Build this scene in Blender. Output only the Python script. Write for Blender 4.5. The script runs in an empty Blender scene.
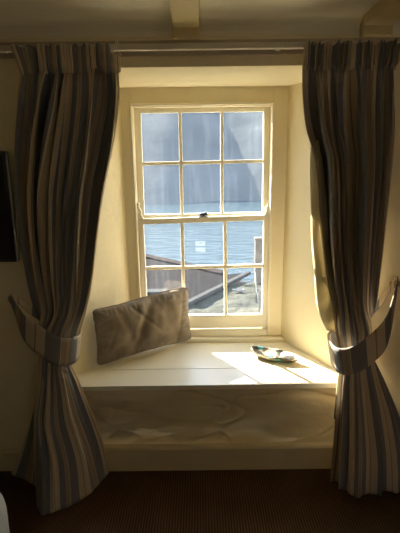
import bpy, bmesh, math, random
from mathutils import Vector, Matrix, noise
random.seed(7)
S = bpy.context.scene
COL = S.collection
PI = math.pi

# ------------------------------------------------------------------ helpers
class MB:
    def __init__(s): s.v = []; s.f = []; s.uv = None
    def quad(s, *p):
        n = len(s.v); s.v += [tuple(q) for q in p]; s.f.append(tuple(range(n, n + len(p)))); return s
    def hexa(s, p):           # 8 points: bottom ring (4) then top ring (4)
        n = len(s.v); s.v += [tuple(q) for q in p]
        for f in ((3,2,1,0),(4,5,6,7),(0,1,5,4),(1,2,6,5),(2,3,7,6),(3,0,4,7)):
            s.f.append(tuple(n + i for i in f))
        return s
    def box(s, x0, x1, y0, y1, z0, z1):
        return s.hexa([(x0,y0,z0),(x1,y0,z0),(x1,y1,z0),(x0,y1,z0),(x0,y0,z1),(x1,y0,z1),(x1,y1,z1),(x0,y1,z1)])
    def hbar(s, x0, z0, x1, z1, w, y0, y1):       # bar whose end faces are vertical, thickness w in z
        h = w / 2
        return s.hexa([(x0,y0,z0-h),(x1,y0,z1-h),(x1,y1,z1-h),(x0,y1,z0-h),(x0,y0,z0+h),(x1,y0,z1+h),(x1,y1,z1+h),(x0,y1,z0+h)])
    def vbar(s, xb, zb, xt, zt, w, y0, y1):       # upright bar, thickness w in x
        h = w / 2
        return s.hexa([(xb-h,y0,zb),(xb+h,y0,zb),(xb+h,y1,zb),(xb-h,y1,zb),(xt-h,y0,zt),(xt+h,y0,zt),(xt+h,y1,zt),(xt-h,y1,zt)])
    def prism(s, plan, z0, z1):
        n = len(s.v); k = len(plan)
        s.v += [(x,y,z0) for x,y in plan] + [(x,y,z1) for x,y in plan]
        s.f.append(tuple(n+i for i in reversed(range(k)))); s.f.append(tuple(n+k+i for i in range(k)))
        for i in range(k):
            j = (i+1) % k; s.f.append((n+i, n+j, n+k+j, n+k+i))
        return s
    def xprism(s, prof, x0, x1):                  # profile (y,z) extruded along x
        n = len(s.v); k = len(prof)
        s.v += [(x0,y,z) for y,z in prof] + [(x1,y,z) for y,z in prof]
        s.f.append(tuple(n+i for i in range(k))); s.f.append(tuple(n+k+i for i in reversed(range(k))))
        for i in range(k):
            j = (i+1) % k; s.f.append((n+j, n+i, n+k+i, n+k+j))
        return s
    def yprism(s, prof, y0, y1):                  # profile (x,z) extruded along y
        n = len(s.v); k = len(prof)
        s.v += [(x,y0,z) for x,z in prof] + [(x,y1,z) for x,z in prof]
        s.f.append(tuple(n+i for i in range(k))); s.f.append(tuple(n+k+i for i in reversed(range(k))))
        for i in range(k):
            j = (i+1) % k; s.f.append((n+j, n+i, n+k+i, n+k+j))
        return s
    def grid(s, fn, nu, nv, closed_u=False):
        n = len(s.v)
        for j in range(nv + 1):
            for i in range(nu + (0 if closed_u else 1)):
                s.v.append(tuple(fn(i / nu, j / nv)))
        W = nu if closed_u else nu + 1
        for j in range(nv):
            for i in range(nu):
                a = n + j*W + i; b = n + j*W + (i+1) % W
                s.f.append((a, b, b + W, a + W))
        return s
    def tube(s, pts, r, k=8, closed=False):
        pts = [Vector(p) for p in pts]; m = len(pts); n = len(s.v)
        up0 = Vector((0.13, 0.31, 0.94))
        for i, p in enumerate(pts):
            a = pts[(i-1) % m] if (closed or i > 0) else p
            b = pts[(i+1) % m] if (closed or i < m-1) else p
            t = (b - a).normalized(); u = t.cross(up0)
            if u.length < .05: u = t.cross(Vector((1,0,0)))
            u.normalize(); w = t.cross(u)
            rr = r[i] if isinstance(r, (list, tuple)) else r
            for q in range(k):
                an = 2*PI*q/k; s.v.append(tuple(p + u*math.cos(an)*rr + w*math.sin(an)*rr))
        for i in range(m if closed else m-1):
            i2 = (i+1) % m
            for q in range(k):
                q2 = (q+1) % k
                s.f.append((n+i*k+q, n+i*k+q2, n+i2*k+q2, n+i2*k+q))
        if not closed:
            s.f.append(tuple(n+q for q in reversed(range(k)))); s.f.append(tuple(n+(m-1)*k+q for q in range(k)))
        return s
    def build(s, name, mat, parent=None, bevel=0, smooth=False, loc=None):
        me = bpy.data.meshes.new(name); me.from_pydata(s.v, [], s.f); me.update()
        b = bmesh.new(); b.from_mesh(me); bmesh.ops.recalc_face_normals(b, faces=b.faces); b.to_mesh(me); b.free()
        for m in (mat if isinstance(mat, (list, tuple)) else [mat]): me.materials.append(m)
        if smooth:
            for p in me.polygons: p.use_smooth = True
        o = bpy.data.objects.new(name, me); COL.objects.link(o)
        if parent: o.parent = parent; o.matrix_parent_inverse = parent.matrix_world.inverted() if loc is None else Matrix()
        if loc is not None: o.location = loc
        if bevel:
            md = o.modifiers.new('bevel', 'BEVEL'); md.width = bevel; md.segments = 2; md.limit_method = 'ANGLE'
        return o

def empty(name, loc):
    o = bpy.data.objects.new(name, None); COL.objects.link(o); o.location = loc; o.empty_display_size = .1
    bpy.context.view_layer.update(); return o
def tag(o, label=None, cat=None, group=None, kind=None):
    for k, v in (('label', label), ('category', cat), ('group', group), ('kind', kind)):
        if v: o[k] = v
    return o
def set_uv(o, fn):
    me = o.data; uv = me.uv_layers.new(name='UVMap')
    for l in me.loops: uv.data[l.index].uv = fn(l.vertex_index)
def lerp(a, b, t): return a + (b - a) * t
def smooth(t): t = max(0, min(1, t)); return t*t*(3-2*t)
def cr(tab, t):               # smooth interpolation in a sorted table [(key, tuple)]
    if t <= tab[0][0]: return tab[0][1]
    if t >= tab[-1][0]: return tab[-1][1]
    for i in range(len(tab)-1):
        if tab[i][0] <= t <= tab[i+1][0]: break
    k1, b = tab[i]; k2, c = tab[i+1]
    k0, a = tab[i-1] if i else (2*k1-k2, tuple(2*p-q for p, q in zip(b, c)))
    k3, d = tab[i+2] if i+2 < len(tab) else (2*k2-k1, tuple(2*q-p for p, q in zip(b, c)))
    h = k2-k1; u = (t-k1)/h; out = []
    for p, q, r, w in zip(a, b, c, d):
        m1 = (r-p)/(k2-k0)*h; m2 = (w-q)/(k3-k1)*h
        out.append((2*u**3-3*u*u+1)*q + (u**3-2*u*u+u)*m1 + (-2*u**3+3*u*u)*r + (u**3-u*u)*m2)
    return tuple(out)

# ------------------------------------------------------------------ materials
class NT:
    def __init__(s, name):
        s.m = bpy.data.materials.new(name); s.m.use_nodes = True; s.t = s.m.node_tree
        s.t.nodes.clear(); s.out = s.n('ShaderNodeOutputMaterial')
    def n(s, k, **kw):
        d = s.t.nodes.new(k)
        for a, b in kw.items(): setattr(d, a, b)
        return d
    def l(s, a, b): s.t.links.new(a, b)
def ramp(N, stops, interp='LINEAR'):
    r = N.n('ShaderNodeValToRGB'); r.color_ramp.interpolation = interp
    e = r.color_ramp.elements
    while len(e) < len(stops): e.new(.5)
    for q, (p, c) in zip(e, stops): q.position = p; q.color = (*c, 1)
    return r
def mat(name, c1, c2=None, scale=8, rough=.6, bump=0, bscale=40, stretch=(1,1,1), metal=0, sheen=0, spec=.5, detail=4, bdist=.01):
    N = NT(name); b = N.n('ShaderNodeBsdfPrincipled'); N.l(b.outputs[0], N.out.inputs[0])
    b.inputs['Roughness'].default_value = rough; b.inputs['Metallic'].default_value = metal
    b.inputs['Specular IOR Level'].default_value = spec
    if sheen: b.inputs['Sheen Weight'].default_value = sheen; b.inputs['Sheen Roughness'].default_value = .4
    tc = N.n('ShaderNodeTexCoord'); mp = N.n('ShaderNodeMapping'); mp.inputs['Scale'].default_value = stretch
    N.l(tc.outputs['Object'], mp.inputs[0])
    if c2:
        nz = N.n('ShaderNodeTexNoise'); nz.inputs['Scale'].default_value = scale; nz.inputs['Detail'].default_value = detail
        N.l(mp.outputs[0], nz.inputs['Vector']); r = ramp(N, [(.35, c1), (.68, c2)])
        N.l(nz.outputs[0], r.inputs[0]); N.l(r.outputs[0], b.inputs['Base Color'])
    else: b.inputs['Base Color'].default_value = (*c1, 1)
    if bump:
        nb = N.n('ShaderNodeTexNoise'); nb.inputs['Scale'].default_value = bscale; nb.inputs['Detail'].default_value = 5
        N.l(mp.outputs[0], nb.inputs['Vector'])
        bp = N.n('ShaderNodeBump'); bp.inputs['Strength'].default_value = bump; bp.inputs['Distance'].default_value = bdist
        N.l(nb.outputs[0], bp.inputs['Height']); N.l(bp.outputs[0], b.inputs['Normal'])
    return N.m

M = {}
M['wall'] = mat('cream_wall_paint', (.76,.665,.42), (.79,.69,.445), 3, .75, .25, 9, bdist=.02)
M['reveal_panel'] = mat('cream_casing_paint', (.80,.71,.48), (.82,.73,.50), 5, .45, .08, 14)
M['ceiling'] = mat('ceiling_paint', (.74,.68,.52), (.77,.71,.55), 2.5, .85, .2, 7, bdist=.02)
M['beam'] = mat('painted_beam', (.60,.49,.25), (.65,.53,.28), 6, .55, .25, 12, (1,.15,1))
M['sash'] = mat('cream_sash_paint', (.84,.78,.61), (.86,.80,.63), 6, .38, .05, 30)
M['seat'] = mat('cream_seat_paint', (.78,.71,.52), (.80,.735,.545), 4, .3, .06, 10, (.3,1,1))
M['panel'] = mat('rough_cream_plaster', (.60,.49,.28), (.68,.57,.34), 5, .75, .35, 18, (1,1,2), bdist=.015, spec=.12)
M['skirting'] = mat('skirting_paint', (.62,.50,.27), (.66,.54,.30), 4, .5, .1, 10)
M['rail'] = mat('white_rail_plastic', (.55,.50,.40), (.58,.53,.43), 10, .4)
M['batten'] = mat('rail_board_paint', (.36,.29,.19), (.40,.33,.21), 8, .5)
M['chrome'] = mat('bright_metal', (.75,.72,.66), None, rough=.22, metal=1)
M['brass'] = mat('dull_brass', (.32,.25,.13), None, rough=.4, metal=1)
M['dark_metal'] = mat('dark_iron', (.13,.15,.16), (.18,.2,.21), 60, .35, metal=.6)
M['black'] = mat('black_plastic', (.012,.012,.013), (.016,.016,.017), 30, .35)
M['screen'] = mat('black_screen', (.006,.006,.007), None, rough=.12)
M['cushion'] = mat('brown_velvet', (.235,.19,.14), (.32,.265,.20), 14, .95, .4, 160, sheen=.15, spec=.04, bdist=.003)
M['piping'] = mat('brown_piping', (.225,.18,.13), (.30,.245,.185), 50, .9, .3, 200, spec=.1)
M['linen'] = mat('white_bed_linen', (.40,.39,.32), (.44,.43,.36), 3, .85, .3, 12)
M['divan'] = mat('divan_fabric', (.10,.08,.06), (.14,.11,.08), 40, .9)
M['lining'] = None

def carpet():
    N = NT('ribbed_brown_carpet'); b = N.n('ShaderNodeBsdfPrincipled'); N.l(b.outputs[0], N.out.inputs[0])
    b.inputs['Roughness'].default_value = .95; b.inputs['Specular IOR Level'].default_value = .1
    tc = N.n('ShaderNodeTexCoord')
    w = N.n('ShaderNodeTexWave', wave_type='BANDS', bands_direction='X'); w.inputs['Scale'].default_value = 24
    w.inputs['Distortion'].default_value = .5; w.inputs['Detail Scale'].default_value = 3
    N.l(tc.outputs['Object'], w.inputs['Vector'])
    w2 = N.n('ShaderNodeTexWave', wave_type='BANDS', bands_direction='Y'); w2.inputs['Scale'].default_value = 30
    w2.inputs['Distortion'].default_value = 1.5; N.l(tc.outputs['Object'], w2.inputs['Vector'])
    nz = N.n('ShaderNodeTexNoise'); nz.inputs['Scale'].default_value = 6; N.l(tc.outputs['Object'], nz.inputs['Vector'])
    r1 = ramp(N, [(.15, (.055,.031,.017)), (.75, (.14,.08,.043))]); N.l(w.outputs['Fac'], r1.inputs[0])
    mx = N.n('ShaderNodeMix', data_type='RGBA'); mx.blend_type = 'MULTIPLY'; mx.inputs[0].default_value = .5
    r2 = ramp(N, [(.3, (.6,.55,.5)), (.7, (1,1,1))]); N.l(nz.outputs[0], r2.inputs[0])
    N.l(r1.outputs[0], mx.inputs[6]); N.l(r2.outputs[0], mx.inputs[7]); N.l(mx.outputs[2], b.inputs['Base Color'])
    ad = N.n('ShaderNodeMath', operation='MULTIPLY_ADD'); ad.inputs[1].default_value = .35
    N.l(w2.outputs['Fac'], ad.inputs[0]); N.l(w.outputs['Fac'], ad.inputs[2])
    bp = N.n('ShaderNodeBump'); bp.inputs['Strength'].default_value = .8; bp.inputs['Distance'].default_value = .004
    N.l(ad.outputs[0], bp.inputs['Height']); N.l(bp.outputs[0], b.inputs['Normal'])
    return N.m
M['carpet'] = carpet()

def stripe(name, rep, off):
    N = NT(name); b = N.n('ShaderNodeBsdfPrincipled'); N.l(b.outputs[0], N.out.inputs[0])
    b.inputs['Roughness'].default_value = .95; b.inputs['Specular IOR Level'].default_value = .04
    b.inputs['Sheen Weight'].default_value = .1
    uv = N.n('ShaderNodeUVMap'); sp = N.n('ShaderNodeSeparateXYZ'); N.l(uv.outputs[0], sp.inputs[0])
    m = N.n('ShaderNodeMath', operation='MULTIPLY_ADD'); m.inputs[1].default_value = rep; m.inputs[2].default_value = off
    N.l(sp.outputs[0], m.inputs[0]); fr = N.n('ShaderNodeMath', operation='FRACT'); N.l(m.outputs[0], fr.inputs[0])
    beige, brown, slate, pale, dark = (.56,.46,.31), (.28,.20,.135), (.205,.20,.20), (.60,.53,.40), (.38,.305,.215)
    r = ramp(N, [(0, beige), (.16, brown), (.18, beige), (.33, pale), (.345, slate), (.62, pale), (.635, dark), (.70, brown), (.715, dark), (.79, slate), (.985, pale)], 'CONSTANT')
    N.l(fr.outputs[0], r.inputs[0])
    nz = N.n('ShaderNodeTexNoise'); nz.inputs['Scale'].default_value = 260; N.l(uv.outputs[0], nz.inputs['Vector'])
    r2 = ramp(N, [(.3, (.82,.82,.82)), (.7, (1,1,1))]); N.l(nz.outputs[0], r2.inputs[0])
    mx = N.n('ShaderNodeMix', data_type='RGBA'); mx.blend_type = 'MULTIPLY'; mx.inputs[0].default_value = 1
    N.l(r.outputs[0], mx.inputs[6]); N.l(r2.outputs[0], mx.inputs[7]); N.l(mx.outputs[2], b.inputs['Base Color'])
    return N.m
M['stripe'] = stripe('striped_curtain_cloth', 4, .1)
M['band'] = stripe('striped_band_cloth', 3, .3)
def lining():
    N = NT('cream_lining_cloth')
    d = N.n('ShaderNodeBsdfDiffuse'); d.inputs[0].default_value = (.50,.44,.28,1)
    t = N.n('ShaderNodeBsdfTranslucent'); t.inputs[0].default_value = (.55,.47,.28,1)
    mx = N.n('ShaderNodeMixShader'); mx.inputs[0].default_value = .35
    N.l(d.outputs[0], mx.inputs[1]); N.l(t.outputs[0], mx.inputs[2]); N.l(mx.outputs[0], N.out.inputs[0])
    return N.m
M['lining'] = lining()
def glass():
    N = NT('dusty_window_glass')
    tr = N.n('ShaderNodeBsdfTransparent'); tr.inputs[0].default_value = (.96,.97,.97,1)
    gl = N.n('ShaderNodeBsdfGlossy'); gl.inputs['Roughness'].default_value = 0; gl.inputs[0].default_value = (1,1,1,1)
    df = N.n('ShaderNodeBsdfTranslucent'); df.inputs[0].default_value = (.72,.84,1,1)
    tc = N.n('ShaderNodeTexCoord'); mp = N.n('ShaderNodeMapping'); mp.inputs['Scale'].default_value = (18,1,1.6)
    N.l(tc.outputs['Object'], mp.inputs[0])
    nz = N.n('ShaderNodeTexNoise'); nz.inputs['Scale'].default_value = 2.2; nz.inputs['Detail'].default_value = 3; N.l(mp.outputs[0], nz.inputs['Vector'])
    n2 = N.n('ShaderNodeTexNoise'); n2.inputs['Scale'].default_value = 5; n2.inputs['Detail'].default_value = 6; N.l(tc.outputs['Object'], n2.inputs['Vector'])
    a = N.n('ShaderNodeMapRange'); a.inputs[1].default_value = .52; a.inputs[2].default_value = .8; a.inputs[3].default_value = 0; a.inputs[4].default_value = .006
    N.l(nz.outputs[0], a.inputs[0])
    c = N.n('ShaderNodeMapRange'); c.inputs[1].default_value = .3; c.inputs[2].default_value = .75; c.inputs[3].default_value = GV0; c.inputs[4].default_value = GV1
    N.l(n2.outputs[0], c.inputs[0])
    s = N.n('ShaderNodeMath', operation='ADD'); N.l(a.outputs[0], s.inputs[0]); N.l(c.outputs[0], s.inputs[1])
    fr = N.n('ShaderNodeFresnel'); fr.inputs[0].default_value = 1.5
    ge = N.n('ShaderNodeNewGeometry'); iv = N.n('ShaderNodeMath', operation='SUBTRACT'); iv.inputs[0].default_value = 1; N.l(ge.outputs['Backfacing'], iv.inputs[1])
    fm = N.n('ShaderNodeMath', operation='MULTIPLY'); N.l(fr.outputs[0], fm.inputs[0]); N.l(iv.outputs[0], fm.inputs[1])
    m1 = N.n('ShaderNodeMixShader'); N.l(fm.outputs[0], m1.inputs[0]); N.l(tr.outputs[0], m1.inputs[1]); N.l(gl.outputs[0], m1.inputs[2])
    m2 = N.n('ShaderNodeMixShader'); N.l(s.outputs[0], m2.inputs[0]); N.l(m1.outputs[0], m2.inputs[1]); N.l(df.outputs[0], m2.inputs[2])
    N.l(m2.outputs[0], N.out.inputs[0]); return N.m
GV0, GV1 = .002, .005
M['glass'] = glass()
def water():
    N = NT('harbour_water'); b = N.n('ShaderNodeBsdfPrincipled'); N.l(b.outputs[0], N.out.inputs[0])
    b.inputs['Base Color'].default_value = (.012,.026,.032,1); b.inputs['Roughness'].default_value = .22
    tc = N.n('ShaderNodeTexCoord'); mp = N.n('ShaderNodeMapping'); mp.inputs['Scale'].default_value = (.55,1.6,1); N.l(tc.outputs['Object'], mp.inputs[0])
    nz = N.n('ShaderNodeTexNoise'); nz.inputs['Scale'].default_value = .9; nz.inputs['Detail'].default_value = 6; N.l(mp.outputs[0], nz.inputs['Vector'])
    bp = N.n('ShaderNodeBump'); bp.inputs['Strength'].default_value = .6; bp.inputs['Distance'].default_value = .35
    N.l(nz.outputs[0], bp.inputs['Height']); N.l(bp.outputs[0], b.inputs['Normal']); return N.m
M['water'] = water()
M['hill'] = mat('wooded_hill', (.058,.063,.064), (.084,.090,.091), .10, .95, .25, .25, bdist=.8, spec=.0, detail=8)
M['slate'] = mat('dark_slate', (.0025,.002,.0022), (.006,.005,.0053), 3, .9, .3, 6, (.4,3,1), bdist=.02, spec=.03)
M['coping'] = mat('weathered_coping', (.012,.008,.0065), (.018,.0125,.010), 2, .95, .3, 6, spec=.03)
M['verge'] = mat('pale_mortar', (.028,.028,.027), (.040,.039,.038), 4, .95, .2, 9, spec=.03)
M['stone'] = mat('tan_stone', (.10,.08,.06), (.15,.125,.095), 3, .95, .5, 7, bdist=.04, spec=.05)
M['grass'] = mat('rough_grass', (.018,.02,.013), (.042,.042,.033), 1.6, .95, .6, 5, bdist=.1, spec=.1, detail=8)
M['boat'] = mat('white_hull_paint', (.10,.10,.098), (.12,.12,.117), 4, .4)
M['boat_in'] = mat('boat_timber', (.03,.02,.012), (.04,.03,.02), 6, .6)
M['rope'] = mat('galvanised_rail', (.06,.06,.057), (.075,.075,.07), 10, .9, spec=.05)
M['stonewall_out'] = mat('outer_render', (.6,.58,.52), (.66,.64,.58), 4, .9)

# ------------------------------------------------------------------ camera
cam = bpy.data.objects.new('camera', bpy.data.cameras.new('camera')); COL.objects.link(cam)
cam.location = (0, -2.155, 1.64)
cam.rotation_euler = (Matrix.Rotation(math.radians(90 - 13.3), 3, 'X') @ Matrix.Rotation(math.radians(-.7), 3, 'Z')).to_euler()
cam.data.sensor_fit = 'VERTICAL'; cam.data.sensor_height = 24; cam.data.lens = 24 * 450 / 533
cam.data.clip_start = .05; cam.data.clip_end = 600
S.camera = cam

# ------------------------------------------------------------------ room shell
CZ = 2.235
XL, XR, YB = -2.3, 2.1, -4.0
def struct(o): o['kind'] = 'structure'; return o
struct(MB().box(XL, XR, YB, .0, -.12, 0).build('floor', M['carpet']))
struct(MB().box(XL-.1, XR+.1, YB-.1, .0, CZ, CZ+.12).build('ceiling', M['ceiling']))
w = MB()
w.prism([(XL,0),(-.745,0),(-.445,.58),(-.445,.68),(-.375,.68),(-.375,.69),(XL,.69)], -.12, CZ+.12)
w.prism([(XR,.69),(.425,.69),(.425,.68),(.515,.68),(.515,.58),(.81,0),(XR,0)], -.12, CZ+.12)
w.prism([(-.745,0),(.81,0),(.515,.58),(.515,.68),(-.445,.68),(-.445,.58)], 2.045, CZ+.12)
w.box(-.445, .515, .68, .69, 1.945, CZ+.12)
w.box(-.445, .515, .66, .69, -.12, .545)
struct(w.build('wall_window', M['wall']))
# uneven plaster below the seat
def ridged(p):
    a = 1 - abs(noise.noise(Vector(p))) * 2.2
    return max(0, a) ** 3
def pan(u, v):
    x = lerp(-.76, .84, u); z = lerp(-.02, .478, v)
    k = smooth((x + .15) / .45)
    d = .007 * noise.noise(Vector((x*3.1, 2, z*6.5))) + .007 * noise.noise(Vector((x*7, 5, z*15)))
    wx = x*1.9 + .6*noise.noise(Vector((x*2.2, 7, z*5)))
    e = smooth((v-.2)/.15) * smooth((1-v)/.12)
    d += (.003 + .010*k) * noise.noise(Vector((x*4.2, 9.1, z*9)))
    d -= (.006 + .022*k) * ridged((wx, 3.3, z*6.5 + x*1.3))**2 * e
    d -= (.004 + .016*k) * ridged((wx*1.9 + 4, 8.3, z*11 - x*2.1))**2 * e
    return (x, .028 - d, z)
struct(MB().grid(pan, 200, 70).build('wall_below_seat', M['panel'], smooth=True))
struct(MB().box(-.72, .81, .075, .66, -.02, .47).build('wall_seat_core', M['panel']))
struct(MB().box(XL-.1, XL, YB, .8, -.12, CZ+.12).build('wall_left', M['wall']))
struct(MB().box(XR, XR+.1, YB, .8, -.12, CZ+.12).build('wall_right', M['wall']))
RW = (-.10, .12, .10, .36)     # unseen rear opening added to make the bright pane reflection: x0 x1 z0 z1
SW = (1.48, 1.88, 1.25, 1.95)   # unseen rear opening added to let in soft front fill light
r = MB().box(XL, RW[0], YB-.1, YB, -.12, CZ+.12).box(RW[1], SW[0], YB-.1, YB, -.12, CZ+.12).box(SW[1], XR, YB-.1, YB, -.12, CZ+.12)
r.box(SW[0], SW[1], YB-.1, YB, -.12, SW[2]).box(SW[0], SW[1], YB-.1, YB, SW[3], CZ+.12)
r.box(RW[0], RW[1], YB-.1, YB, -.12, RW[2]).box(RW[0], RW[1], YB-.1, YB, RW[3], CZ+.12)
struct(r.build('wall_rear', M['wall']))
for nm, (x0, x1, z0, z1) in (('added_reflection_window', RW), ('added_fill_window', SW)):
    r = MB()
    r.box(x0, x0+.03, YB-.07, YB-.03, z0, z1).box(x1-.03, x1, YB-.07, YB-.03, z0, z1)
    r.box(x0+.03, x1-.03, YB-.07, YB-.03, z0, z0+.03).box(x0+.03, x1-.03, YB-.07, YB-.03, z1-.03, z1)
    r.box(x0+.03, x1-.03, YB-.06, YB-.04, (z0+z1)/2-.012, (z0+z1)/2+.012)
    struct(r.build(nm, M['sash']))
# beams, cove, skirting
def beam(x0, x1):
    return MB().box(x0, x1, YB, -.045, 2.192, CZ+.02).box(x0-.002, x1+.004, -.045, .0, 2.152, CZ+.02)
struct(beam(-.104, .010).build('trim_1', M['beam'], bevel=.006))
struct(beam(.712, .838).build('trim_2', M['beam'], bevel=.006))
cv = [(0, 2.168), (-.006, 2.168)] + [(-.006 - .06*(1-math.cos(a*PI/12)), 2.172 + .063*math.sin(a*PI/12)) for a in range(0, 7)] + [(0, 2.236)]
struct(MB().xprism(cv, XL, -.108).xprism(cv, .016, .708).xprism(cv, .844, XR).build('trim_3', M['ceiling'], smooth=False))
bp = [(.0, -.01), (-.030, -.01), (-.030, .128), (-.024, .140), (-.012, .146), (.0, .147)]
struct(MB().xprism(bp, -.74, .83).build('baseboard_seat', M['skirting'], bevel=.003))
b2 = [(.0, 0), (-.018, 0), (-.018, .11), (-.008, .125), (.0, .125)]
struct(MB().xprism(b2, XL, -.745).build('baseboard_left', M['skirting']))
struct(MB().xprism(b2, .835, XR).build('baseboard_right', M['skirting']))

# ------------------------------------------------------------------ window
win = struct(empty('window_1', (0.03, .62, .53)))
c = MB()      # casing
c.box(-.448, -.386, .575, .70, .53, 2.05).box(.432, .518, .575, .70, .53, 2.05).box(-.386, .432, .575, .70, 1.947, 2.05)
c.box(-.386, -.378, .583, .70, .53, 1.947).box(.426, .432, .583, .70, .53, 1.947).box(-.378, .426, .583, .70, 1.941, 1.947)
c.build('casing', M['reveal_panel'], win, bevel=.003)
c = MB()      # staff beads
c.vbar(-.383, .545, -.389, 1.955, .012, .566, .582).vbar(.436, .545, .433, 1.955, .012, .566, .582).box(-.395, .439, .566, .582, 1.947, 1.959)
c.build('staff_bead', M['sash'], win, bevel=.003)
c = MB()      # stool and bottom stop
c.box(-.455, .53, .535, .70, .503, .528).box(-.38, .43, .572, .60, .528, .575).box(-.38, .43, .60, .70, .528, .56)
c.build('window_board', M['sash'], win, bevel=.004)
us = MB()     # upper sash, further out
Y0, Y1 = .632, .662
us.vbar(-.365, 1.285, -.362, 1.947, .048, Y0, Y1).vbar(.416, 1.295, .412, 1.947, .05, Y0, Y1)
us.hbar(-.345, 1.930, .39, 1.932, .034, Y0, Y1).hbar(-.345, 1.297, .395, 1.304, .036, Y0, Y1)
uo = us.build('upper_sash', M['sash'], win, bevel=.003)
us = MB()
us.vbar(-.108, 1.31, -.107, 1.92, .020, Y0+.003, Y1-.004).vbar(.141, 1.31, .141, 1.92, .020, Y0+.003, Y1-.004)
us.hbar(-.345, 1.622, .392, 1.630, .020, Y0+.0035, Y1-.0045)
us.build('glazing_bars', M['sash'], uo, bevel=.004)
MB().box(-.345, .395, .648, .652, 1.305, 1.92).build('glass', M['glass'], uo)
ls = MB()     # lower sash, nearer the room
Y2, Y3 = .592, .624
ls.vbar(-.357, .575, -.361, 1.305, .034, Y2, Y3).vbar(.412, .575, .413, 1.315, .036, Y2, Y3)
ls.hbar(-.342, .622, .396, .622, .092, Y2, Y3).hbar(-.345, 1.277, .397, 1.293, .034, Y2-.006, Y3)
lo = ls.build('lower_sash', M['sash'], win, bevel=.004)
ls = MB()
ls.vbar(-.107, .66, -.107, 1.265, .021, Y2+.003, Y3-.004).vbar(.163, .66, .157, 1.275, .021, Y2+.003, Y3-.004)
ls.hbar(-.343, .980, .397, .988, .021, Y2+.0035, Y3-.0045)
ls.build('glazing_bars', M['sash'], lo, bevel=.004)
MB().box(-.345, .400, .606, .610, .662, 1.275).build('glass', M['glass'], lo)
for sx, cx, zb in ((1, -.366, 1.292), (-1, .418, 1.302)):
    prof = [(-.014,0),(.016,0),(.018,.018),(.010,.030),(.016,.045),(.006,.062),(-.002,.078),(.004,.092),(-.006,.102),(-.014,.094),(-.010,.078),(-.016,.062),(-.006,.045),(-.013,.030)]
    MB().yprism([(cx + sx*a, zb + b) for a, b in prof], Y2+.002, Y3-.004).build('sash_horn', M['sash'], lo, bevel=.003)
f = MB().box(-.004, .052, .588, .632, 1.296, 1.306).tube([(.004,.606,1.314),(.024,.602,1.319),(.048,.598,1.324)], [.009,.008,.011], 8)
f.tube([(.024,.612,1.304),(.024,.612,1.326)], .014, 12)
f.build('sash_fastener', M['dark_metal'], win, bevel=.001)

# ------------------------------------------------------------------ window seat
seat = tag(empty('window_seat', (.04, .28, .478)), 'cream painted board seat filling the window recess, sunlit at its right end', 'window seat')
def sx(y): return -.745 + .30*y/.58 + .002, .81 - .295*y/.58 - .002
a0, a1 = sx(0); m0, m1 = sx(.166); n0, n1 = sx(.575)
MB().prism([(-.745,-.024),(.835,-.024),(.835,-.001),(a1,0),(m1,.166),(m0,.166),(a0,0),(-.745,-.001)], .478, .503).build('front_board', M['seat'], seat, bevel=.004)
MB().prism([(m0,.1705),(m1,.1705),(n1,.575),(n0,.575)], .478, .5025).build('rear_board', M['seat'], seat, bevel=.002)

# ------------------------------------------------------------------ curtains
def fold(u, seed, n):
    p = u*n + .45*math.sin(u*7.1+seed) + .22*math.sin(u*15.3+seed*2.1)
    a = .8 + .45*math.sin(u*12.7+seed*3.3)
    ph = 2*PI*p
    return a*math.sin(ph + .35*math.sin(ph)), a*math.cos(ph)
def make_curtain(name, rows, amps, seed, nfold, label, zbot, lead):
    """rows: (z, [7 plan points from leading edge to outer edge])"""
    rows = sorted(rows, key=lambda r: r[0])
    tabz = [(z, tuple(q for p in pts for q in p)) for z, pts in rows]
    tabA = sorted(amps)
    NU, NV = 300, 110
    zt = rows[-1][0]
    def pt(u, v):
        z = lerp(zt, rows[0][0], v)
        fl = cr(tabz, z); pts = [(k/6, (fl[2*k], fl[2*k+1])) for k in range(7)]
        x, y = cr(pts, u); xa, ya = cr(pts, max(0, u-.02)); xb, yb = cr(pts, min(1, u+.02))
        tx, ty = xb-xa, yb-ya; L = math.hypot(tx, ty) or 1; tx /= L; ty /= L
        nx, ny = (ty, -tx) if (ty*0 - tx*-1)*0 == 0 and -tx < 0 else (-ty, tx)
        A = cr(tabA, z)[0]
        s, co = fold(u + .012*math.sin(z*3.1+seed+u*9), seed, nfold)
        s2, c2 = fold(u + .02*math.sin(z*2.3+u*5), seed+4.4, nfold*2.3)
        edge = smooth(u/.03)*smooth((1-u)/.03)*.8+.2
        d = A*(s*edge + .30*s2*(.6+.4*math.sin(z*4+u*8)))
        t = A*.42*co*smooth(u/.06)*smooth((1-u)/.06)
        zz = z
        if v > .86: zz = z + zbot(u)*smooth((v-.86)/.14) + .004*s*smooth((v-.9)/.1)
        return (x + nx*d + tx*t, y + ny*d + ty*t, zz)
    root = tag(empty(name, (rows[0][1][3][0], rows[0][1][3][1], 0)), label, 'curtain')
    o = MB().grid(pt, NU, NV).build('drape', [M['stripe'], M['lining']], root, smooth=True)
    set_uv(o, lambda i: ((i % (NU+1))/NU, 1 - (i//(NU+1))/NV))
    sd = o.modifiers.new('thickness', 'SOLIDIFY'); sd.thickness = .004; sd.offset = 0
    return root, pt

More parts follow.
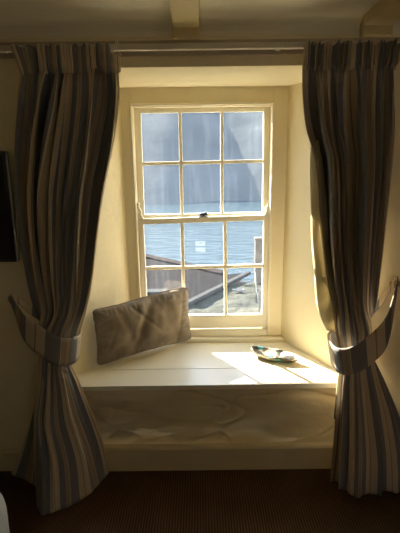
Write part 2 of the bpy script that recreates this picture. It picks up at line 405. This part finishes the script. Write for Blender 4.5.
def line(xa, xb, ya, yb=None, bow=0):
    yb = ya if yb is None else yb
    return [(lerp(xa, xb, k/6), lerp(ya, yb, k/6) - bow*math.sin(PI*k/6)) for k in range(7)]
Lrows = [
 (2.02, line(-.335, -.742, -.118)),
 (1.90, line(-.338, -.775, -.120, -.115)),
 (1.70, line(-.378, -.808, -.110, -.115, .015)),
 (1.50, line(-.432, -.828, -.105, -.11, .02)),
 (1.30, line(-.474, -.828, -.10, -.105, .025)),
 (1.10, line(-.510, -.815, -.10, -.10, .035)),
 (.95, line(-.548, -.795, -.10, -.10, .05)),
 (.85, [(-.585,-.09),(-.625,-.155),(-.665,-.18),(-.71,-.185),(-.75,-.165),(-.775,-.12),(-.765,-.08)]),
 (.77, [(-.612,-.09),(-.640,-.15),(-.675,-.178),(-.71,-.18),(-.745,-.165),(-.772,-.12),(-.76,-.08)]),
 (.68, [(-.650,-.09),(-.665,-.15),(-.690,-.18),(-.72,-.185),(-.755,-.17),(-.782,-.12),(-.77,-.08)]),
 (.58, [(-.622,-.085),(-.650,-.155),(-.685,-.19),(-.725,-.2),(-.765,-.18),(-.792,-.12),(-.785,-.08)]),
 (.42, [(-.580,-.075),(-.620,-.165),(-.675,-.215),(-.735,-.23),(-.788,-.20),(-.818,-.13),(-.85,-.085)]),
 (.22, [(-.532,-.06),(-.575,-.16),(-.635,-.232),(-.705,-.27),(-.778,-.282),(-.835,-.15),(-.93,-.05)]),
 (.008, [(-.505,-.045),(-.545,-.16),(-.62,-.265),(-.70,-.318),(-.782,-.335),(-.845,-.17),(-1.03,-.05)]),
]
Lamp = [(0,(.007,)),(.10,(.010,)),(.22,(.015,)),(.42,(.020,)),(.6,(.014,)),(.68,(.010,)),(.77,(.008,)),(.87,(.010,)),(1.1,(.034,)),(1.4,(.055,)),(1.75,(.054,)),(1.93,(.034,)),(2.02,(.014,))]
Rrows = [
 (2.02, line(.442, .826, -.118)),
 (1.90, line(.450, .828, -.120, -.115)),
 (1.76, line(.474, .832, -.112, -.115, .01)),
 (1.63, line(.520, .832, -.11, -.115, .015)),
 (1.32, line(.560, .826, -.105, -.11, .025)),
 (1.10, line(.598, .824, -.10, -.105, .035)),
 (.95, line(.634, .826, -.10, -.10, .05)),
 (.85, [(.652,-.085),(.672,-.15),(.705,-.178),(.745,-.185),(.785,-.17),(.818,-.125),(.81,-.08)]),
 (.76, [(.672,-.085),(.690,-.15),(.718,-.178),(.752,-.183),(.79,-.168),(.825,-.125),(.82,-.08)]),
 (.66, [(.696,-.085),(.708,-.15),(.733,-.18),(.765,-.187),(.805,-.175),(.845,-.13),(.85,-.085)]),
 (.56, [(.690,-.085),(.705,-.155),(.738,-.19),(.778,-.197),(.828,-.185),(.875,-.14),(.90,-.09)]),
 (.40, [(.684,-.09),(.706,-.165),(.748,-.21),(.80,-.215),(.86,-.195),(.93,-.15),(.97,-.10)]),
 (.20, [(.674,-.11),(.705,-.18),(.752,-.235),(.82,-.24),(.89,-.215),(.97,-.18),(1.04,-.12)]),
 (.012, [(.662,-.14),(.702,-.19),(.752,-.255),(.825,-.255),(.895,-.225),(.98,-.225),(1.07,-.14)]),
]
Ramp = [(0,(.022,)),(.2,(.024,)),(.42,(.018,)),(.6,(.013,)),(.68,(.010,)),(.77,(.008,)),(.87,(.010,)),(1.1,(.034,)),(1.4,(.055,)),(1.75,(.054,)),(1.93,(.034,)),(2.02,(.014,))]
LC, Lpt = make_curtain('striped_curtain', Lrows, Lamp, 1.7, 5, 'striped curtain tied back on the left of the window, beside the brown cushion', lambda u: 0, 0)
RC, Rpt = make_curtain('striped_curtain', Rrows, Ramp, 4.1, 5, 'striped curtain tied back on the right of the window, its pale lining edge sunlit', lambda u: 0, 0)

def header(root, xa, xb, flare, seed, drop):
    NU, NV = 320, 16
    def pt(u, v):
        z = 2.003 + v*.105
        x = lerp(xa, xb, u) + flare*smooth((u-.75)/.25)*(v**1.2)
        p = u*24 + .8*math.sin(u*9+seed) + .35*math.sin(u*31+seed)
        a = (.014 + .007*math.sin(u*23+seed))*(1 - .35*math.exp(-((v-.45)/.18)**2))
        s = math.sin(2*PI*p)
        y = -.126 - a*s + .010*math.sin(u*13+seed) - .012*(1-smooth(v/.25))*0
        x += .004*math.cos(2*PI*p)
        z += (v**3)*(.005*math.sin(u*57+seed) + .004*math.sin(2*PI*p)) - drop*(1-smooth(u/.12))*v
        z -= (1-v)**3*.004*s
        y = lerp(y, -.122 - .3*a*s, (1-smooth(v/.3)))
        return (x, y, z)
    o = MB().grid(pt, NU, NV).build('pleated_header', [M['stripe']], root, smooth=True)
    set_uv(o, lambda i: ((i % (NU+1))/NU, (i//(NU+1))/NV))
    sd = o.modifiers.new('thickness', 'SOLIDIFY'); sd.thickness = .005; sd.offset = 0
    return o
LH = header(LC, -.330, -.742, -.030, 2.2, .045)
header(RC, .440, .832, .012, 5.1, .0)
# turned-back lining
def strip(root, tab, wid, y0, y1, name='lining', nv=60):
    tab = sorted(tab); za, zb = tab[0][0], tab[-1][0]
    def pt(u, v):
        z = lerp(za, zb, v); xl, xr = cr(tab, z)
        k = smooth(v/.08)*smooth((1-v)/.12)
        return (lerp(xl, xr, u) , lerp(y0, y1, u**.7) - .02*math.sin(PI*u)*k + .006*math.sin(z*17), z)
    o = MB().grid(pt, 14, nv).build(name, M['lining'], root, smooth=True)
    sd = o.modifiers.new('thickness', 'SOLIDIFY'); sd.thickness = .003; sd.offset = 0
strip(RC, [(1.72,(.512,.530)),(1.66,(.512,.545)),(1.50,(.519,.575)),(1.31,(.530,.60)),(1.16,(.548,.625)),(.96,(.570,.665)),(.86,(.602,.68)),(.80,(.635,.69))], 0, -.035, -.085)
lit_edge = [Rpt(0.0, v/60) for v in range(60)]
lit_edge = [(x-.003, y-.002, z) for x, y, z in lit_edge if .86 < z < 1.70]
MB().tube(lit_edge, .0055, 6).build('lit_edge', M['lining'], RC, smooth=True)  # pale tube stands in for the sunlit rim of the drape
lit_edge = [Rpt(0.0, v/90) for v in range(90)]
lit_edge = [(x-.003, y-.002, z) for x, y, z in lit_edge if .34 < z < .66]
MB().tube(lit_edge, .0055, 6).build('lit_edge', M['lining'], RC, smooth=True)  # sunlit rim below the tieback, also put in as a pale tube
# small pale return at the inner top corner of the left curtain
def corner(u, v):
    return (-.378 + .052*u, -.112 + .01*math.sin(u*5), 2.085 - .035*u*0 - v*(.03 + .055*(1-abs(u-.35))) - .02*(1-u)*v)
o = MB().grid(corner, 10, 10).build('lining', M['lining'], LC, smooth=True)
sd = o.modifiers.new('thickness', 'SOLIDIFY'); sd.thickness = .003
MB().tube([(-.334,-.105,2.055),(-.338,-.107,2.075),(-.331,-.108,2.088),(-.322,-.106,2.078),(-.326,-.105,2.064)], .003, 6).build('header_hook', M['rail'], LH, smooth=True)

# rail
rail = tag(empty('curtain_rail', (0, -.05, 2.095)), 'long white curtain rail on a board above the window recess', 'curtain rail')
MB().box(-1.25, 1.25, -.022, -.001, 2.088, 2.150).build('board', M['batten'], rail, bevel=.002)
trk = MB().xprism([(-.086,2.098),(-.060,2.098),(-.060,2.122),(-.086,2.122)], -1.2, 1.2).build('track', M['rail'], rail, bevel=.003)
for x in (-1.0, -.355, .35, 1.0):
    MB().box(x-.010, x+.010, -.060, -.022, 2.100, 2.120).build('bracket', M['rail'], rail, bevel=.002)
for i in range(9):
    x = -.36 - i*.045
    MB().box(x-.005, x+.005, -.080, -.066, 2.086, 2.098).build('glider', M['rail'], trk)
    x = .47 + i*.04
    MB().box(x-.005, x+.005, -.080, -.066, 2.086, 2.098).build('glider', M['rail'], trk)
MB().tube([(-.345,-.090,2.10),(-.343,-.096,2.13),(-.337,-.096,2.136),(-.333,-.094,2.12),(-.338,-.092,2.10)], .0028, 6).build('end_hook', M['rail'], rail, smooth=True)

# tiebacks
def tieback(path, widths, label, hookpos, dirx, rings):
    m = len(path); N = 96
    def P(t):
        s = t*m; i = int(s) % m; f_ = s - int(s)
        q = [Vector(path[(i+k) % m]) for k in (-1,0,1,2)]; wq = [widths[(i+k) % m] for k in (-1,0,1,2)]
        def c4(a,b,c_,d): return .5*((2*b) + (c_-a)*f_ + (2*a-5*b+4*c_-d)*f_*f_ + (3*b-a-3*c_+d)*f_**3)
        return Vector([c4(*[v[k] for v in q]) for k in range(3)]), c4(*wq)
    root = tag(empty('curtain_tieback', path[4]), label, 'curtain tieback')
    def g(u, v):
        p, wd = P(u); t = v - .5
        p = p + Vector((0,-1,0))*(.005*noise.noise(Vector((u*14, v*2.5, 3))))
        return p + Vector((0, 0, wd*t)) + Vector((-dirx*.14*wd*t*1.2, 0, 0))*math.sin(PI*u)
    o = MB().grid(g, N, 6, closed_u=True).build('band', M['band'], root, smooth=True)
    set_uv(o, lambda i: ((i % N)/N, (i//N)/6))
    sd = o.modifiers.new('thickness', 'SOLIDIFY'); sd.thickness = .005; sd.offset = 1
    for c_, r_, mt in rings:
        cx, cy, cz = c_
        MB().tube([(cx + r_*math.cos(a*PI/8), cy, cz + r_*math.sin(a*PI/8)) for a in range(16)], .0035, 6, True).build('ring', mt, o, smooth=True)
    h = tag(empty('tieback_hook', (hookpos[0], -.01, hookpos[2])), 'small metal hook on the wall holding the tieback of the %s curtain' % ('left' if dirx < 0 else 'right'), 'hook')
    hx, hy, hz = hookpos
    MB().tube([(hx,-.001,hz-.03),(hx,-.008,hz-.03)], .016, 14).build('back_plate', M['brass'], h, smooth=False)
    MB().tube([(hx,-.006,hz-.03),(hx,-.04,hz-.034),(hx,-.060,hz-.022),(hx,-.062,hz-.004),(hx,-.056,hz+.008)], [.006,.006,.006,.0055,.006], 8).build('hook', M['brass'], h, smooth=True)
tieback([(-.915,-.055,1.000),(-.865,-.135,.955),(-.805,-.205,.895),(-.725,-.228,.835),(-.650,-.218,.785),(-.602,-.150,.765),(-.605,-.065,.775),(-.69,-.035,.83),(-.83,-.03,.915)],
        [.04,.08,.125,.14,.14,.135,.12,.08,.045], 'striped cloth band gathering the left curtain beside the cushion', (-.925,-.03,1.0), -1,
        [((-.92,-.06,.995), .014, M['brass']), ((-.640,-.225,.690), .014, M['chrome']), ((-.586,-.19,.842), .007, M['chrome'])])
tieback([(.945,-.055,1.055),(.908,-.135,.965),(.852,-.205,.855),(.775,-.228,.778),(.698,-.218,.722),(.648,-.160,.705),(.646,-.055,.735),(.75,-.035,.80),(.88,-.03,.93)],
        [.06,.105,.14,.14,.135,.13,.12,.08,.045], 'striped cloth band gathering the right curtain above the sunlit seat end', (.955,-.03,1.06), 1,
        [((.95,-.06,1.05), .014, M['brass'])])

# ------------------------------------------------------------------ cushion
def cushion():
    bl = Vector((-.584, .192, .513)); br = Vector((-.052, .530, .530))
    ux = (br - bl); L = ux.length; ux.normalize()
    back = Vector((-ux.y, ux.x, 0)).normalized()
    up = (Vector((0,0,1)) + back*.07).normalized(); nrm = ux.cross(up).normalized()    # towards the camera
    H = .345; T = .074
    root = tag(empty('cushion', (bl+br)/2), 'oblong brown velvet cushion leaning in the left corner of the seat', 'cushion')
    def base(a, b):
        x = a*L/2*(1 - .045*(1-b*b)) ; z = b*H/2*(1 - .07*(1-a*a))
        z += .012*math.sin(a*2.4+.5) * (b > 0) * b
        c_ = (a*a*b*b)**6; x *= 1 - .035*c_; z *= 1 - .06*c_
        z += .004*noise.noise(Vector((a*9, b*3, 2))) * b*b; x += .004*noise.noise(Vector((a*3, b*7, 5))) * a*a
        return x, z
    cen = (bl+br)/2 + up*(H/2 - .010) + back*.015 + Vector((0,0,.004))
    def side(s):
        def f_(u, v):
            a, b = 2*u-1, 2*v-1
            x, z = base(a, b)
            t = T*((1-abs(a)**3)*(1-abs(b)**3))**.6 if abs(a) < 1 and abs(b) < 1 else 0
            e = ((1-a*a)*(1-b*b))**.35 if abs(a) < 1 and abs(b) < 1 else 0
            p = Vector((x*9, z*5 + s*3, 1.3))
            wr = .014*noise.noise(p) + .006*noise.noise(p*2.3)
            dl = (a + .12 - .25*b)/.10                         # long creases
            wr -= .024*math.exp(-dl*dl)*smooth((b+.9)/.6)
            dl = (a + .42 + .15*b)/.08; wr -= .009*math.exp(-dl*dl)
            dl = (a - .45 + .3*b)/.09; wr -= .008*math.exp(-dl*dl)
            dl = ((a+1)*.7 - (b+1)*.55)/.10; wr -= .014*math.exp(-dl*dl)*smooth((.2-a)/.9)
            dl = ((1-a)*.6 - (b+1)*.55)/.10; wr -= .008*math.exp(-dl*dl)*smooth((a)/.9)
            ed = max(abs(a), abs(b)); q = b*11 if abs(a) > abs(b) else a*17       # gathers along the seams
            wr += .010*noise.noise(Vector((q, s*2, 1.7)))*math.exp(-((ed-.86)/.10)**2)*1.6
            dl = (a - .12 + .5*b)/.05; wr -= .010*math.exp(-dl*dl)*smooth((b+.4)/.8)
            dl = (a + .72 - .2*b)/.05; wr -= .009*math.exp(-dl*dl)*smooth((.6-b)/.8)
            dl = (a - .74 - .1*b)/.05; wr -= .008*math.exp(-dl*dl)
            return cen + ux*x + up*z + nrm*(s*(t + wr*e))
        return f_
    m = MB().grid(side(1), 120, 70).grid(side(-1), 120, 70)
    o = m.build('cover', M['cushion'], root, smooth=True)
    b = bmesh.new(); b.from_mesh(o.data); bmesh.ops.remove_doubles(b, verts=b.verts, dist=.0006); bmesh.ops.recalc_face_normals(b, faces=b.faces); b.to_mesh(o.data); b.free()
    pts = []
    for k in range(40): pts.append(base(-1 + k/20, -1))
    for k in range(24): pts.append(base(1, -1 + k/12))
    for k in range(40): pts.append(base(1 - k/20, 1))
    for k in range(24): pts.append(base(-1, 1 - k/12))
    MB().tube([cen + ux*x + up*z for x, z in pts], .0035, 6, True).build('piping', M['piping'], root, smooth=True)
cushion()

# ------------------------------------------------------------------ mottled shell dish on the seat
def dish():
    A = Vector((.296, .365, 0)); B = Vector((.560, .205, 0)); c0 = (A+B)/2; ax = (B-A).normalized(); L = (B-A).length/2; ay = Vector((-ax.y, ax.x, 0))
    root = tag(empty('shell_dish', (c0.x, c0.y, .503)), 'mottled oval shell dish lying in the sun patch on the seat', 'dish')
    N = NT('mottled_shell'); b = N.n('ShaderNodeBsdfPrincipled'); N.l(b.outputs[0], N.out.inputs[0]); b.inputs['Roughness'].default_value = .35
    tc = N.n('ShaderNodeTexCoord'); v = N.n('ShaderNodeTexVoronoi'); v.inputs['Scale'].default_value = 26; N.l(tc.outputs['Object'], v.inputs['Vector'])
    sp = N.n('ShaderNodeSeparateColor'); N.l(v.outputs['Color'], sp.inputs[0])
    r = ramp(N, [(0,(.05,.045,.03)),(.22,(.16,.14,.09)),(.42,(.10,.30,.29)),(.55,(.45,.28,.18)),(.68,(.07,.06,.04)),(.84,(.30,.27,.18))], 'CONSTANT')
    N.l(sp.outputs[0], r.inputs[0]); N.l(r.outputs[0], b.inputs['Base Color'])
    def shell(u, v_):
        an = 2*PI*u
        # profile: foot -> outer wall -> rim -> inner basin
        prof = [(0,.004),(.55,.0),(.80,.010),(.96,.026),(1.0,.034),(.95,.034),(.80,.022),(.55,.013),(0,.011)]
        k = v_*(len(prof)-1); i = min(int(k), len(prof)-2); f_ = k-i
        r_ = lerp(prof[i][0], prof[i+1][0], f_); z = lerp(prof[i][1], prof[i+1][1], f_)
        ca, sa = math.cos(an), math.sin(an)
        w_ = 1 + .06*math.sin(3*an+1) + .04*math.sin(7*an)
        p = c0 + ax*(ca*L*r_*w_) + ay*(sa*.062*r_*w_*(1+.25*ca*0 - .1*ca))
        z *= 1 + .15*math.sin(5*an+.7) + .35*(ca < 0)*abs(ca)*0
        return (p.x, p.y, .5045 + z)
    MB().grid(shell, 72, 24, closed_u=True).build('bowl', N.m, root, smooth=True)
    def lob(u, v_):
        an = 2*PI*u; ph = PI*v_
        w_ = 1 + .12*math.sin(3*an + 2*v_)
        p = c0 + ax*(L*.48 + .042*math.cos(an)*math.sin(ph)*w_) + ay*(.006 + .030*math.sin(an)*math.sin(ph)*w_)
        return (p.x, p.y, .536 + .016*math.cos(ph))
    MB().grid(lob, 24, 12, closed_u=True).build('pale_shell', mat('pale_blue_nacre', (.55,.62,.70), (.68,.72,.76), 30, .3), root, smooth=True)['label'] = 'pale blue rounded shell at the right end'
dish()

# ------------------------------------------------------------------ television and bed
tv = tag(empty('television', (-1.32, -.03, 1.18)), 'black flat television on the wall left of the left curtain', 'television')
MB().box(-1.77, -.862, -.075, -.045, 1.180, 1.69).build('casing', M['black'], tv, bevel=.006)
MB().box(-1.755, -.883, -.0765, -.0745, 1.195, 1.675).build('screen', M['screen'], tv)
MB().box(-1.45, -1.19, -.046, -.001, 1.33, 1.55).build('wall_mount', M['dark_metal'], tv, bevel=.004)
bed = tag(empty('bed', (-1.4, -1.7, 0)), 'bed with white linen in the bottom left corner of the photo', 'bed')
def duvet(u, v):
    an = 2*PI*u; n = 5.0
    ca, sa = math.cos(an), math.sin(an)
    sx_ = math.copysign(abs(ca)**(2/n), ca); sy_ = math.copysign(abs(sa)**(2/n), sa)
    k = v
    if k < .5: q = k/.5; rr = 1.0 + .012*math.sin(9*an)*(1-q); z = lerp(.16, .46, q)
    else:
        q = (k-.5)/.5*PI/2; rr = 1 - .11*(1-math.cos(q)) if q < PI/2*.999 else .0
        z = .46 + .09*math.sin(q)
        if k > .93: rr = lerp(rr, 0, (k-.93)/.07)
    z += .006*noise.noise(Vector((sx_*4, sy_*5, z*6)))
    return (-1.395 + .80*sx_*rr, -1.70 + 1.03*sy_*rr, z + .025)
MB().grid(duvet, 120, 40, closed_u=True).build('duvet', M['linen'], bed, smooth=True)
MB().box(-2.16, -.67, -2.68, -.74, .0, .22).build('divan_base', M['divan'], bed, bevel=.02)

# ------------------------------------------------------------------ outside
GZ = -4.0
tag(MB().box(-160, 160, 14, 140, -5.6, -5.0).build('harbour_water', M['water']), 'pale blue rippled harbour water beyond the window', 'water', kind='stuff')
def hill(u, v):
    x = lerp(-190, 190, u); y = lerp(67, 190, v)
    n = noise.fractal(Vector((x*.035, y*.035, .3)), .9, 2.1, 5)
    h = -5.3 + 52*v**.9 + 1.6*n*smooth(v/.12) + 5*math.sin(x*.021+1.2)*smooth(v/.3)
    y2 = y + 5*math.sin(x*.045+.7)*(1-v) + 4*noise.noise(Vector((x*.1, 0, 0)))
    return (x, y2, h)
tag(MB().grid(hill, 200, 70).build('wooded_hillside', M['hill'], smooth=True), 'hazy wooded hillside rising across the water', 'hill', kind='structure')
def bank(u, v):
    x = lerp(-9, 16, u)
    far = lerp(19.6, 19.0, smooth((x-1)/4)) if x > 2.3 else lerp(19.6, 17, smooth((2.3-x)/3))
    y = lerp(3, far, v)
    z = GZ - .25 + .13*noise.fractal(Vector((x*.8, y*.8, 2)), 1, 2, 4)*smooth((1-v)/.05) - .9*smooth((v-.97)/.03)
    return (x, y, z + .05)
tag(MB().grid(bank, 150, 110).build('grassy_bank', M['grass'], smooth=True), 'rough grassy bank below the window on the right', 'bank', kind='structure')
bh = tag(empty('boathouse', (-2.5, 19, GZ-1)), 'low boathouse with dark slate roof below the window, lower left panes', 'boathouse')
# roof plane corners (ridge line along the water, pale verge towards the right)
RA, RB, RC_, RD, RE = (-9.0, 30.2), (1.25, 19.8), (2.45, 20.2), (-.55, 15.3), (-4.2, 9.3)
MB().prism([(-9,9.3), RE, RD, RC_, RB, (-3.25,24.36), RA, (-12,27)], GZ-.18, GZ).build('roof', M['slate'], bh)
def thick(a, b, w_, z0, z1):
    a, b = Vector(a), Vector(b); d = (b-a).normalized(); n = Vector((-d.y, d.x))*w_/2
    return [tuple(a-n), tuple(b-n), tuple(b+n), tuple(a+n)]
MB().prism(thick(RA, (1.25,19.95), .55, 0, 0), GZ+.002, GZ+.10).build('ridge_coping', M['coping'], bh, bevel=.04)
MB().prism(thick(RE, (2.5,20.3), .26, 0, 0), GZ-.10, GZ+.05).build('verge', M['verge'], bh, bevel=.02)
MB().prism([(-8.8,9.6), (-4.3,9.6), (-.75,15.4), (2.1,20.0), (1.1,19.6), (-9,29.6)], -4.99, GZ-.18).build('wall', M['stone'], bh)
MB().box(-2.35, -1.35, 15.4, 15.9, GZ, GZ+.45).build('chimney', M['verge'], bh, bevel=.03)
tag(MB().prism([(2.65,18.9),(2.98,18.9),(2.98,19.23),(2.65,19.23)], -4.6, -2.10).prism([(2.61,18.86),(3.02,18.86),(3.02,19.27),(2.61,19.27)], -2.10, -1.98).build('stone_pier', M['stone'], bevel=.03), 'tan stone pier standing by the water at the right of the lower panes', 'pier')
def boat(loc, rz, L, label):
    root = tag(empty('rowing_boat', loc), label, 'boat', 'boats drawn up on the bank')
    root.rotation_euler = (0, 0, rz); bpy.context.view_layer.update()
    def hullf(k):
        def f_(u, v):
            t = 2*u-1; wd = .20*L*(1-abs(t)**2.6)*k + .004; an = PI*v
            return (t*L/2*k, wd*math.cos(an), .16*L - (.155*L*k)*math.sin(an)**.7*(1-.3*t*t) + .05*L*t*t)
        return f_
    MB().grid(hullf(1), 24, 12).build('hull', M['boat'], root, smooth=True, loc=(0,0,0)).modifiers.new('t', 'SOLIDIFY').thickness = .02
    MB().box(-.03*L, .03*L, -.18*L, .18*L, .13*L, .15*L).build('thwart', M['boat_in'], root, loc=(0,0,0))
boat((2.18, 18.7, GZ-.12), .2, .55, 'white rowing boat on the bank next to the tan stone pier')
boat((1.72, 17.3, GZ-.14), -.15, .55, 'white rowing boat on the bank close along the pale edge of the slate roof')
hr = tag(empty('handrail', (2.1, 15, GZ)), 'thin metal handrail slanting down the grassy bank', 'handrail')
MB().tube([(2.55,18.0,GZ+.55),(2.3,15.6,GZ+.45),(2.15,13.2,GZ+.40)], .03, 6).build('rail', M['rope'], hr, smooth=True)
for x, y, h_ in ((2.52,17.7,.54),(2.34,15.9,.46),(2.2,13.9,.42)):
    MB().tube([(x,y,GZ-.3),(x,y,GZ+h_)], .025, 6).build('post', M['rope'], hr, smooth=True)

# ------------------------------------------------------------------ light
SUN_DIR = Vector((.67, -1, -.755)).normalized()
sun = bpy.data.lights.new('sun', 'SUN'); sun.energy = 34.0; sun.color = (1, .91, .78); sun.angle = math.radians(.6)
so = bpy.data.objects.new('sun', sun); COL.objects.link(so); so.location = (-8, 14, 10)
so.rotation_euler = SUN_DIR.to_track_quat('-Z', 'Y').to_euler()
wd = bpy.data.worlds.new('sky'); S.world = wd; wd.use_nodes = True; t = wd.node_tree; t.nodes.clear()
out = t.nodes.new('ShaderNodeOutputWorld'); bg = t.nodes.new('ShaderNodeBackground'); t.links.new(bg.outputs[0], out.inputs[0])
tc = t.nodes.new('ShaderNodeTexCoord'); sp = t.nodes.new('ShaderNodeSeparateXYZ'); t.links.new(tc.outputs['Generated'], sp.inputs[0])
rp = t.nodes.new('ShaderNodeValToRGB'); rp.color_ramp.elements[0].color = (1,.97,.91,1); rp.color_ramp.elements[1].color = (.42,.58,.85,1)
rp.color_ramp.elements[1].position = .7
t.links.new(sp.outputs[2], rp.inputs[0]); t.links.new(rp.outputs[0], bg.inputs[0]); bg.inputs[1].default_value = 4.0

S.view_settings.view_transform = 'Standard'; S.view_settings.look = 'None'
S.view_settings.exposure = .8; S.view_settings.gamma = 1; S.view_settings.use_curve_mapping = False
S.cycles.use_denoising = True
S.cycles.max_bounces = 10; S.cycles.diffuse_bounces = 7; S.cycles.transparent_max_bounces = 16
S.cycles.sample_clamp_indirect = 6
